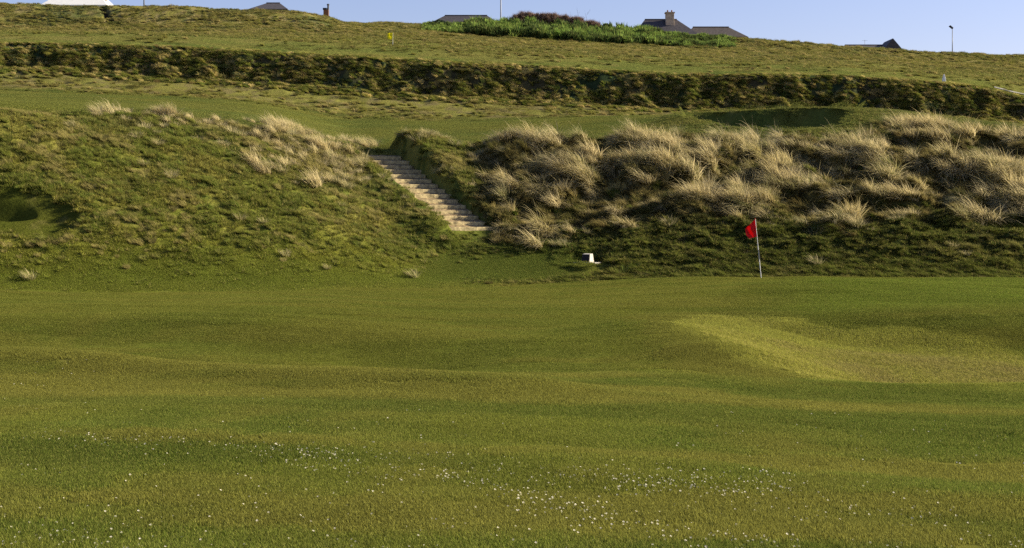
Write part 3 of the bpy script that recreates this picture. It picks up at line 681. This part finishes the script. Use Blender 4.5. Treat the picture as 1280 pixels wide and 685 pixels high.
tilt = np.stack([rng.normal(.15, .25, len(dp)), rng.normal(-.35, .25, len(dp)), np.ones(len(dp))], -1); tilt[:, 1] -= .25; tilt /= np.linalg.norm(tilt, axis=1, keepdims=True)
instancer('daisies', [daisy()], np.stack([Xd, dp[:, 1], zd], -1), euler(tilt, yaw_all(len(dp))), U_(.24, .62, len(dp)), np.ones((len(dp), 3)), 'tiny white daisies sprinkled in drifts over the foreground lawn', 'daisies')

# ------------------------------------------------------------------ stairs
NS = 15
st = empty('stairs', SB, math.atan2(ax.y, ax.x) - math.pi / 2)   # local +y climbs
tag(st, 'sandy stairs with timber sleeper edges climbing the bank to the left', 'stairs')
rise = (ST.z - SB.z) / NS; goin = RUN / NS
for i in range(NS):
    y0 = i * goin; z1 = (i + .5) * rise; j = random.uniform(-.05, .05)
    mb = MB(); nx, ny = 14, 4
    vs = []
    for b_ in range(ny + 1):
        for a_ in range(nx + 1):
            x = -W2 - .04 + (2 * W2 + .08) * a_ / nx; yy_ = y0 + .1 + (goin + .03 - .1) * b_ / ny
            vs.append((x, yy_, z1 - .02 + random.uniform(-.02, .014) + rise * .5 * (b_ / ny)))
    fs = [(b_*(nx+1)+a_, b_*(nx+1)+a_+1, (b_+1)*(nx+1)+a_+1, (b_+1)*(nx+1)+a_) for b_ in range(ny) for a_ in range(nx)]
    mb.add(vs, fs); mb.box(-W2 - .03, W2 + .03, y0 + .101, y0 + goin + .02, z1 - rise - .25, z1 - .06)
    tr = mb.build('step', M_gravel, st)
    sl = MB().box(-W2 + j, W2 + j * .6, y0, y0 + .1, z1 - rise * .8 + random.uniform(-.01, .01), z1 + .012 + random.uniform(-.012, .012)).build('sleeper', M_sleeper, tr, bevel=.012)
    sl.rotation_euler = (0, random.uniform(-.006, .006), random.uniform(-.008, .008))

# ------------------------------------------------------------------ stone plaque marker
Xm, Ym, zm = MKX, MKY, MKZ
mk = empty('plaque_marker', (Xm, Ym, zm), R(-28))
tag(mk, 'pale stone marker block with a dark sloping plaque at the foot of the bank', 'marker')
MB().box(-.50, .50, -.30, .36, -.3, .06).build('slab', M_stone, mk, bevel=.015)
b = MB(); b.add([(-.2,-.2,.036),(.2,-.2,.036),(.22,.22,.036),(-.22,.22,.036),(-.17,-.09,.40),(.17,-.09,.40),(.18,.17,.42),(-.18,.17,.42)], [(0,3,2,1),(4,5,6,7),(0,1,5,4),(1,2,6,5),(2,3,7,6),(3,0,4,7)])
b.build('block', M_stone, mk, bevel=.012)
pl = MB()
def on_face(s, t, d): # s across, t up the sloping front
    return (s * (.17 + .03 * (1 - t)), -.2 + .11 * t - d * .957, .036 + .364 * t + d * .29)
pl.add([on_face(a_, t_, d_) for d_ in (.004, .022) for a_, t_ in ((-.9, .05), (.9, .05), (.9, .95), (-.9, .95))], [(0,3,2,1),(4,5,6,7),(0,1,5,4),(1,2,6,5),(2,3,7,6),(3,0,4,7)])
pq = pl.build('plaque', M_plaque, mk)

# ------------------------------------------------------------------ flags
def golf_flag(name, u, Y, vbase, height, lean, fw, fh, fm, label, bands, droop):
    X = (u - CX) / F * Y; z = ground(X, Y)
    o = empty(name, (X, Y, z)); tag(o, label, 'golf flag')
    top = Vector((lean[0], lean[1], height)); r = .013
    MB().tube((0, 0, -.15), top, r * 1.1, r * .8, 10).build('pole', M_pole, o, smooth=False)
    for t0, t1 in bands:
        MB().tube(top * t0, top * t1, r * 1.35, r * 1.3, 10).build('pole_band', M_poleblk, o)
    MB().tube(top, top * 1.012, r * 1.5, r * .9, 10).build('pole_cap', fm, o)
    nx, nz = 14, 12; mb = MB(); vs = []
    for k in range(2):
        for j in range(nz + 1):
            for i in range(nx + 1):
                s = i / nx; t = j / nz
                # a limp triangular cloth: the fly edge sags and folds
                p = top * (1 - t * fh / height) 
                x = -s * fw * (1 - .25 * t) * (1 - .35 * abs(t - .62))
                zz = -droop * s * (1 - .75 * t) ** 1 * 1.0
                yw = .05 * math.sin(s * 9 + t * 3) * s + .02 * math.sin(t * 11)
                vs.append((p.x + x, p.y + yw + k * .004, p.z + zz))
    n1_ = (nx + 1) * (nz + 1); fs = []
    for k in range(2):
        for j in range(nz):
            for i in range(nx):
                q = (k*n1_ + j*(nx+1)+i, k*n1_ + j*(nx+1)+i+1, k*n1_ + (j+1)*(nx+1)+i+1, k*n1_ + (j+1)*(nx+1)+i)
                fs.append(q if k else q[::-1])
    mb.add(vs, fs); mb.build('flag', fm, o, smooth=True)
    return o
golf_flag('golf_flag', 952, 51.2, 349, 2.13, (-.23, 0), .46, .62, M_red, 'red pin flag hanging from a leaning white pole on the putting green', [(.32, .48)], .34)
Yy = 138; zt = zof(58, Yy); Xy = (491 - CX) / F * Yy; gz = ground(Xy, Yy)
golf_flag('golf_flag', 491, Yy, 70, max(zt - gz, 1.3), (.02, 0), .66, .66, M_yellow, 'small yellow pin flag on the hillside above the dark bank', [], .05)

# white marker post on the brow
Yp = 121.0; Xp = (1180 - CX) / F * Yp; gz = ground(Xp, Yp)
wp = MB(); wp.box(-.15, .15, -.15, .15, -.2, .42, .03); wp.box(-.10, .10, -.10, .10, .42, .74, .05)
o = wp.build('marker_post', M_white, bevel=.02); o.location = (Xp, Yp, gz); tag(o, 'short white marker post on the brow above the dark bank', 'marker post')

# ------------------------------------------------------------------ path on the right
pv = []; npt = 24
for i in range(npt):
    u_ = 1243 + i * 9; Yc = 122.2 - .01 * i
    for dy in (-.2, .3):
        X = (u_ - CX) / F * (Yc + dy); pv.append((X, Yc + dy, 0))
zz = [ground(x, y_) for x, y_, _ in pv]
zz = [h + .06 for h in zz]
mb = MB(); mb.add([(a[0], a[1], h) for a, h in zip(pv, zz)] + [(a[0], a[1], h - .08) for a, h in zip(pv, zz)],
    [(2*i, 2*i+2, 2*i+3, 2*i+1) for i in range(npt-1)] + [(2*i, 2*npt+2*i, 2*npt+2*i+2, 2*i+2) for i in range(npt-1)])
tag(mb.build('path', M_conc), kind='structure')

# ------------------------------------------------------------------ houses on the skyline
def X_at(u, Y): return (u - CX) / F * Y
def chimney(parent, x, y_, z0, z1, wx, wy, m, pots=2):
    c = MB().box(x - wx/2, x + wx/2, y_ - wy/2, y_ + wy/2, z0, z1).build('chimney', m, parent, bevel=.03)
    MB().box(x - wx/2 - .12, x + wx/2 + .12, y_ - wy/2 - .12, y_ + wy/2 + .12, z1 + .003, z1 + .2).build('chimney_cap', M_chim, c)
    for i in range(pots):
        px = x + (i - (pots-1)/2) * wx * .5
        MB().tube((px, y_, z1 + .2), (px, y_, z1 + .62), .15, .12, 10).build('chimney_pot', M_brick, c)
    return c
def house(u0, u1, ur0, ur1, vr, ve, Y, label, mroof=M_slate, mwall=M_render, depth=7.5, gable_r=False, gable_l=False, name='house'):
    """eaves between u0 and u1 at row ve, ridge between ur0 and ur1 at row vr"""
    s = Y / F; cx = X_at((u0 + u1) / 2, Y); zr = zof(vr, Y); ze = zof(ve, Y)
    gz = min(ground(X_at(u0, Y), Y), ground(X_at(u1, Y), Y), ze - 2.4) - .3
    o = empty(name, (cx, Y, gz)); tag(o, label, 'house')
    hx0, hx1 = (u0 - (u0+u1)/2) * s, (u1 - (u0+u1)/2) * s; rx0, rx1 = (ur0 - (u0+u1)/2) * s, (ur1 - (u0+u1)/2) * s
    E, Rg = ze - gz, zr - gz; d = depth / 2
    w = MB().box(hx0 + .35, hx1 - .35, -d + .35, d - .35, 0, E).build('wall', mwall, o)
    vs = [(hx0,-d,E),(hx1,-d,E),(hx1,d,E),(hx0,d,E),(rx0,0,Rg),(rx1,0,Rg)]
    th = .14
    m = MB(); m.add(vs + [(a, b_, c - th) for a, b_, c in vs[:4]], [(0,1,5,4),(1,2,5),(2,3,4,5),(3,0,4),(6,9,8,7),(0,6,7,1),(1,7,8,2),(2,8,9,3),(3,9,6,0)])
    rf = m.build('roof', mroof, o)
    rd = MB().tube((rx0, 0, Rg + .03), (rx1, 0, Rg + .03), .11, n=8).build('ridge_tiles', M_tile, rf)
    for wx in (hx0 * .5, hx1 * .5):
        f = MB().box(wx - .6, wx + .6, -d + .29, -d + .345, E - 1.7, E - .5).build('window', M_white, o)
        MB().box(wx - .52, wx + .52, -d + .27, -d + .285, E - 1.62, E - .58).build('pane', M_glass, f)
    return o, E, Rg, s, (u0 + u1) / 2
Yh = 256
o, E, Rg, s, uc0 = house(789, 872, 806, 846, 24.5, 47, Yh, 'dark hipped house with a stout chimney rising behind the leafy plants')
chimney(o, (836.5 - uc0) * s, -.75, Rg - 2.0, Rg + 1.0, 1.5, 1.3, M_chim, 2)
o, E, Rg, s, uc0 = house(853, 931, 866, 911, 34, 49, Yh + 3, 'lower brown roofed wing adjoining the right of the chimney house', mroof=M_tile)
o, E, Rg, s, uc0 = house(533, 629, 556, 609, 19.5, 35, Yh - 2, 'long low grey roofed bungalow left of the tall pole')
o, E, Rg, s, uc0 = house(1046, 1112, 1056, 1104, 56.5, 66, Yh, 'low dark roof just showing over the right skyline')
# gabled porch of the same house, facing the camera
g = MB(); gx = (1107 - uc0) * s; hw = 14 * s; zg = zof(49.5, Yh - 3) - (zof(66, Yh) - E); ze_ = zof(66, Yh - 3) - (zof(66, Yh) - E)
g.add([(gx - hw, -5, ze_), (gx + hw, -5, ze_), (gx, -5, zg), (gx - hw, 1, ze_), (gx + hw, 1, ze_), (gx, 1, zg)], [(0,1,2),(0,2,5,3),(1,4,5,2),(3,5,4)])
g.build('gable', M_slate, o)
o, E, Rg, s, uc0 = house(316, 364, 333, 350, 4, 15, 236, 'small dark hipped roof behind the left grassy mound')
# white gabled building at the far left
Yw = 236
o, E, Rg, s, uc0 = house(60, 142, 84, 120, -14, 10, Yw, 'white walled building with a dark roof at the left skyline', mroof=M_white, mwall=M_white)
chimney(o, (134 - uc0) * s, -1.5, E - 1.0, zof(-1, Yw) - zof(10, Yw) + E, .6, .6, M_tile, 0)

# brick pier with a flue pipe on the mound
Yq = 217.2; Xq = X_at(408, Yq); gz = ground(Xq, Yq)
o = empty('brick_pier', (Xq, Yq, gz)); tag(o, 'brick pier with a tall dark pipe on the end of the grassy mound', 'brick pier')
hz = zof(12.5, Yq) - gz
MB().box(-.42, .38, -.35, .35, -.6, hz).build('pier', M_brick, o, bevel=.02)
MB().box(-.5, .1, -.42, .42, hz + .003, hz + .28).build('cap', M_dark, o)
pp = MB().tube((.28, -.1, hz - 1.2), (.28, -.1, zof(6.3, Yq) - gz), .14, n=12).build('flue_pipe', M_dark, o)
MB().tube((.28, -.1, zof(6.3, Yq) - gz), (.28, -.1, zof(5, Yq) - gz), .24, .16, 12).build('cowl', M_dark, pp)

# poles
def post(name, u, Y, vtop, r0, r1, label, cat, m=M_grey):
    X = X_at(u, Y); gz = ground(X, Y); H = zof(vtop, Y) - gz
    o = empty(name, (X, Y, gz)); tag(o, label, cat)
    MB().tube((0, 0, -.4), (0, 0, H), r0, r1, 12).build('pole', m, o, smooth=True)
    MB().tube((0, 0, -.3), (0, 0, .9), r0 * 1.5, r0 * 1.4, 12).build('base_sleeve', m, o, smooth=True)
    return o, H
o, H = post('street_lamp', 1190.5, 241, 38, .09, .06, 'thin street lamp standing alone on the right skyline', 'street lamp')
MB().tube((0, 0, H), (-.12, -.05, H + .45), .05, .04, 8).build('bracket', M_grey, o)
Mx = Matrix.Translation((-.22, -.1, H + .52)) @ Matrix.Rotation(R(38), 4, 'Y')
MB().box(-.42, .36, -.2, .2, -.14, .16, .05, Mx).build('lamp_head', M_dark, o, bevel=.03)
o, H = post('street_lamp', 626, 250, -22, .13, .09, 'tall grey pole behind the leafy plants running out of the top of the view', 'street lamp')
MB().tube((0, 0, H - .1), (1.3, 0, H + .5), .06, .05, 8).build('bracket', M_grey, o)
MB().box(1.1, 2.0, -.18, .18, H + .42, H + .6, .04).build('lamp_head', M_dark, o, bevel=.03)
o, H = post('utility_pole', 180, 240, -20, .12, .09, 'slim dark pole showing above the left mound beside the white building', 'pole', M_dark)
MB().box(-.7, .7, -.06, .06, H - .5, H - .38).build('crossarm', M_dark, o)
# television aerials beyond the right skyline
X = X_at(1081, 258); gz = ground(X, 258); o = empty('aerial', (X, 258, gz)); tag(o, 'faint thin aerial beside the low dark roof on the skyline', 'aerial')
H = zof(50, 258) - gz
MB().tube((0, 0, -.2), (0, 0, H), .03, n=6).build('mast', M_grey, o)
MB().tube((-.5, 0, H - .1), (.5, 0, H - .1), .015, n=5).build('boom', M_grey, o)

# ------------------------------------------------------------------ leafy plants and scrub on the skyline
def plantp(n, r0, l0, l1, w, th):
    a = U_(0, 6.283, n); r = r0 * np.sqrt(rng.random(n)); b = np.stack([r*np.cos(a), r*np.sin(a), U_(-.05, l1 * .35, n)], -1)
    return strips(b, a + U_(-.6, .6, n), U_(.05, .35, n), U_(.5, th, n), U_(l0, l1, n), U_(w*.6, w*1.2, n), 4, (rng.random(n) < .3) * U_(.2, .8, n), U_(.55, 1.6, n))
leaf_p = [proto('plant_leaves', [plantp(60, .6, .5, 1.15, .24, 1.5)], M_leaf) for _ in range(5)]
ht = curve([(528,.1),(540,.7),(575,1.0),(600,1.9),(640,2.4),(700,2.3),(740,2.1),(790,2.0),(810,1.5),(835,1.1),(880,.7),(905,.8),(920,.1)])
n = 2300; u = rng.uniform(528, 920, n); Y = rng.uniform(219, 232, n)
layer = rng.random(n); hcap = ht(u) * (.3 + .85 * noise(u / 8, Y * 0, 3)) * (.6 + .4 * (Y - 219) / 13)
z = samp(Z, u, Y) + layer * hcap * .62
pl_ = np.stack([(u - CX) / F * Y, Y, z], -1)
nv = np.stack([rng.normal(0, .3, n), rng.normal(-.15, .3, n), np.ones(n)], -1); nv /= np.linalg.norm(nv, axis=1, keepdims=True)
tn = mixv(np.broadcast_to(A(.11, .19, .035), (n, 3)), A(.19, .26, .06), rng.random(n)); tn = mixv(tn, A(.03, .055, .02), (noise(u / 11, Y / 3, 9) > .55) * .8)
instancer('leafy_plants', leaf_p, pl_, euler(nv, yaw_all(n)), U_(.55, 1.0, n) * np.clip(ht(u) / 1.6, .4, 1.1), tn, 'bright green leafy plants massed along the skyline in front of the houses', 'plants')
# brown bramble thicket
def twigs(n, l0, l1, w):
    a = U_(0, 6.283, n); r = .5 * np.sqrt(rng.random(n)); b = np.stack([r*np.cos(a), r*np.sin(a), np.full(n, -.1)], -1)
    return strips(b, U_(0, 6.283, n), U_(0, .6, n), U_(.3, 2.2, n), U_(l0, l1, n), U_(w*.6, w*1.2, n), 5, (rng.random(n) < .3) * U_(.1, .5, n), U_(.5, 1.5, n))
M_brm = grass_mat('bramble_stems', (.22, .14, .10), .1)
twig_p = [proto('bramble_stems', [twigs(120, .5, 1.3, .05)], M_brm) for _ in range(4)]
bt_ = curve([(600,.3),(630,2.3),(655,4.1),(690,4.0),(720,3.4),(745,2.6),(768,.5)])
n = 1500; u = rng.uniform(606, 766, n); Y = rng.uniform(237, 243, n)
z = samp(Z, u, Y) + np.maximum(bt_(u) + (samp(Z, u, np.full(n, 238.)) - samp(Z, u, Y)) - .7, .05) * np.sqrt(rng.random(n))
instancer('bramble_thicket', twig_p, np.stack([(u - CX) / F * Y, Y, z], -1), euler(np.tile([0, 0, 1.], (n, 1)), yaw_all(n)), U_(.5, .9, n), np.tile(A(.25, .18, .135), (n, 1)), 'brown leafless bramble thicket humped behind the green plants', 'brambles')
# bare saplings sticking out of it
for k, (u_, top_) in enumerate([(712, 14), (722, 9), (733, 13)]):
    X = X_at(u_, 240); gz = ground(X, 240); H = zof(top_, 240) - gz
    t = MB().tube((0, 0, -.2), (.15, 0, H * .6), .035, .022, 6); t.tube((.15, 0, H * .6), (.1 - .2 * k, 0, H), .02, .006, 5)
    for q in range(9):
        z0 = H * random.uniform(.45, .9); dx = random.choice((-1, 1)) * random.uniform(.2, .6)
        t.tube((.12, 0, z0), (.12 + dx, random.uniform(-.3, .3), z0 + random.uniform(.3, .8)), .011, .004, 4)
    o = t.build('bare_sapling', M_twig); o.location = (X, 240, gz)
    tag(o, ('shortest bare sapling, at the left end of the three above the brambles', 'tallest bare sapling, in the middle of the three above the brambles', 'bare sapling at the right end of the three above the brambles')[k], 'sapling', 'bare saplings above the brambles')
# two dark rounded bushes
def bush(u, Y, w, h, label, col):
    X = X_at(u, Y); gz = ground(X, Y); o = empty('bush', (X, Y, gz)); tag(o, label, 'bush')
    n = 900; d = rng.normal(0, 1, (n, 3)); d /= np.linalg.norm(d, axis=1, keepdims=True); d[:, 2] = np.abs(d[:, 2])
    r = rng.uniform(.35, 1, n) ** .5 * (.75 + .5 * noise(d[:, 0] * 2.2 + 7, d[:, 2] * 2.2 + d[:, 1], 4))
    c = d * r[:, None] * np.array([w / 2, w / 2, h]); a = rng.normal(0, 1, (n, 3)); a /= np.linalg.norm(a, axis=1, keepdims=True)
    b_ = np.cross(a, rng.normal(0, 1, (n, 3))); b_ /= np.linalg.norm(b_, axis=1, keepdims=True)
    V = np.stack([c - a * .2, c + b_ * .09, c + a * .22, c - b_ * .09], 1).reshape(-1, 3); Fq = np.arange(4 * n).reshape(n, 4)
    me = fast_mesh('foliage', V, Fq, None, False); me.materials.append(col); f = bpy.data.objects.new('foliage', me); COL.objects.link(f); f.parent = o
    s_ = MB()
    for k in range(7):
        aa = k * .9; s_.tube((0, 0, -.2), (math.cos(aa) * w * .25, math.sin(aa) * w * .25, h * .7), .05, .015, 6)
    s_.build('stems', M_twig, o)
M_bd = mat('bush_dark', (.03, .055, .02), .8, .5, 2)
bush(757, 230, 2.8, 1.9, 'dark rounded bush in the middle of the bright green plants', M_bd)
bush(548, 230, 2.6, 1.0, 'dark low bush at the left end of the green plants', M_bd)

# ------------------------------------------------------------------ camera, sun, sky
cam = bpy.data.cameras.new('camera'); co = bpy.data.objects.new('camera', cam); COL.objects.link(co)
co.location = (0, 0, 0); co.rotation_euler = (R(90), 0, 0); cam.sensor_width = 36; cam.lens = F / 1280 * 36
cam.shift_y = -(342.5 - VH) / 1280; cam.clip_end = 5000; cam.clip_start = .1
scene.camera = co
AZ, EL = 10.0, 25.0
sv = Vector((math.cos(R(AZ)) * math.cos(R(EL)), math.sin(R(AZ)) * math.cos(R(EL)), math.sin(R(EL))))
sl = bpy.data.lights.new('sun', 'SUN'); sl.energy = 5.0; sl.angle = R(.53); sl.color = (1, .89, .68)
so = bpy.data.objects.new('sun', sl); COL.objects.link(so); so.rotation_euler = sv.to_track_quat('Z', 'Y').to_euler(); so.location = (60, 20, 60)
w = bpy.data.worlds.new('World'); scene.world = w; w.use_nodes = True; nt = w.node_tree
sk = nt.nodes.new('ShaderNodeTexSky'); sk.sky_type = 'NISHITA'; sk.sun_disc = False; sk.sun_elevation = R(EL); sk.sun_rotation = R(90 - AZ)
sk.air_density = 1.0; sk.dust_density = .8; sk.ozone_density = 4.5; sk.altitude = 20
bg = nt.nodes['Background']; bg.inputs['Strength'].default_value = .067
tn_ = nt.nodes.new('ShaderNodeVectorMath'); tn_.operation = 'MULTIPLY'; tn_.inputs[1].default_value = (1.24, .955, 1.0)
nt.links.new(sk.outputs[0], tn_.inputs[0]); nt.links.new(tn_.outputs[0], bg.inputs[0])
scene.cycles.max_bounces = 5; scene.cycles.diffuse_bounces = 3; scene.cycles.glossy_bounces = 2; scene.cycles.transmission_bounces = 2
scene.view_settings.view_transform = 'Standard'; scene.view_settings.look = 'None'; scene.view_settings.exposure = 1.33; scene.view_settings.gamma = 1
scene.cycles.use_denoising = False
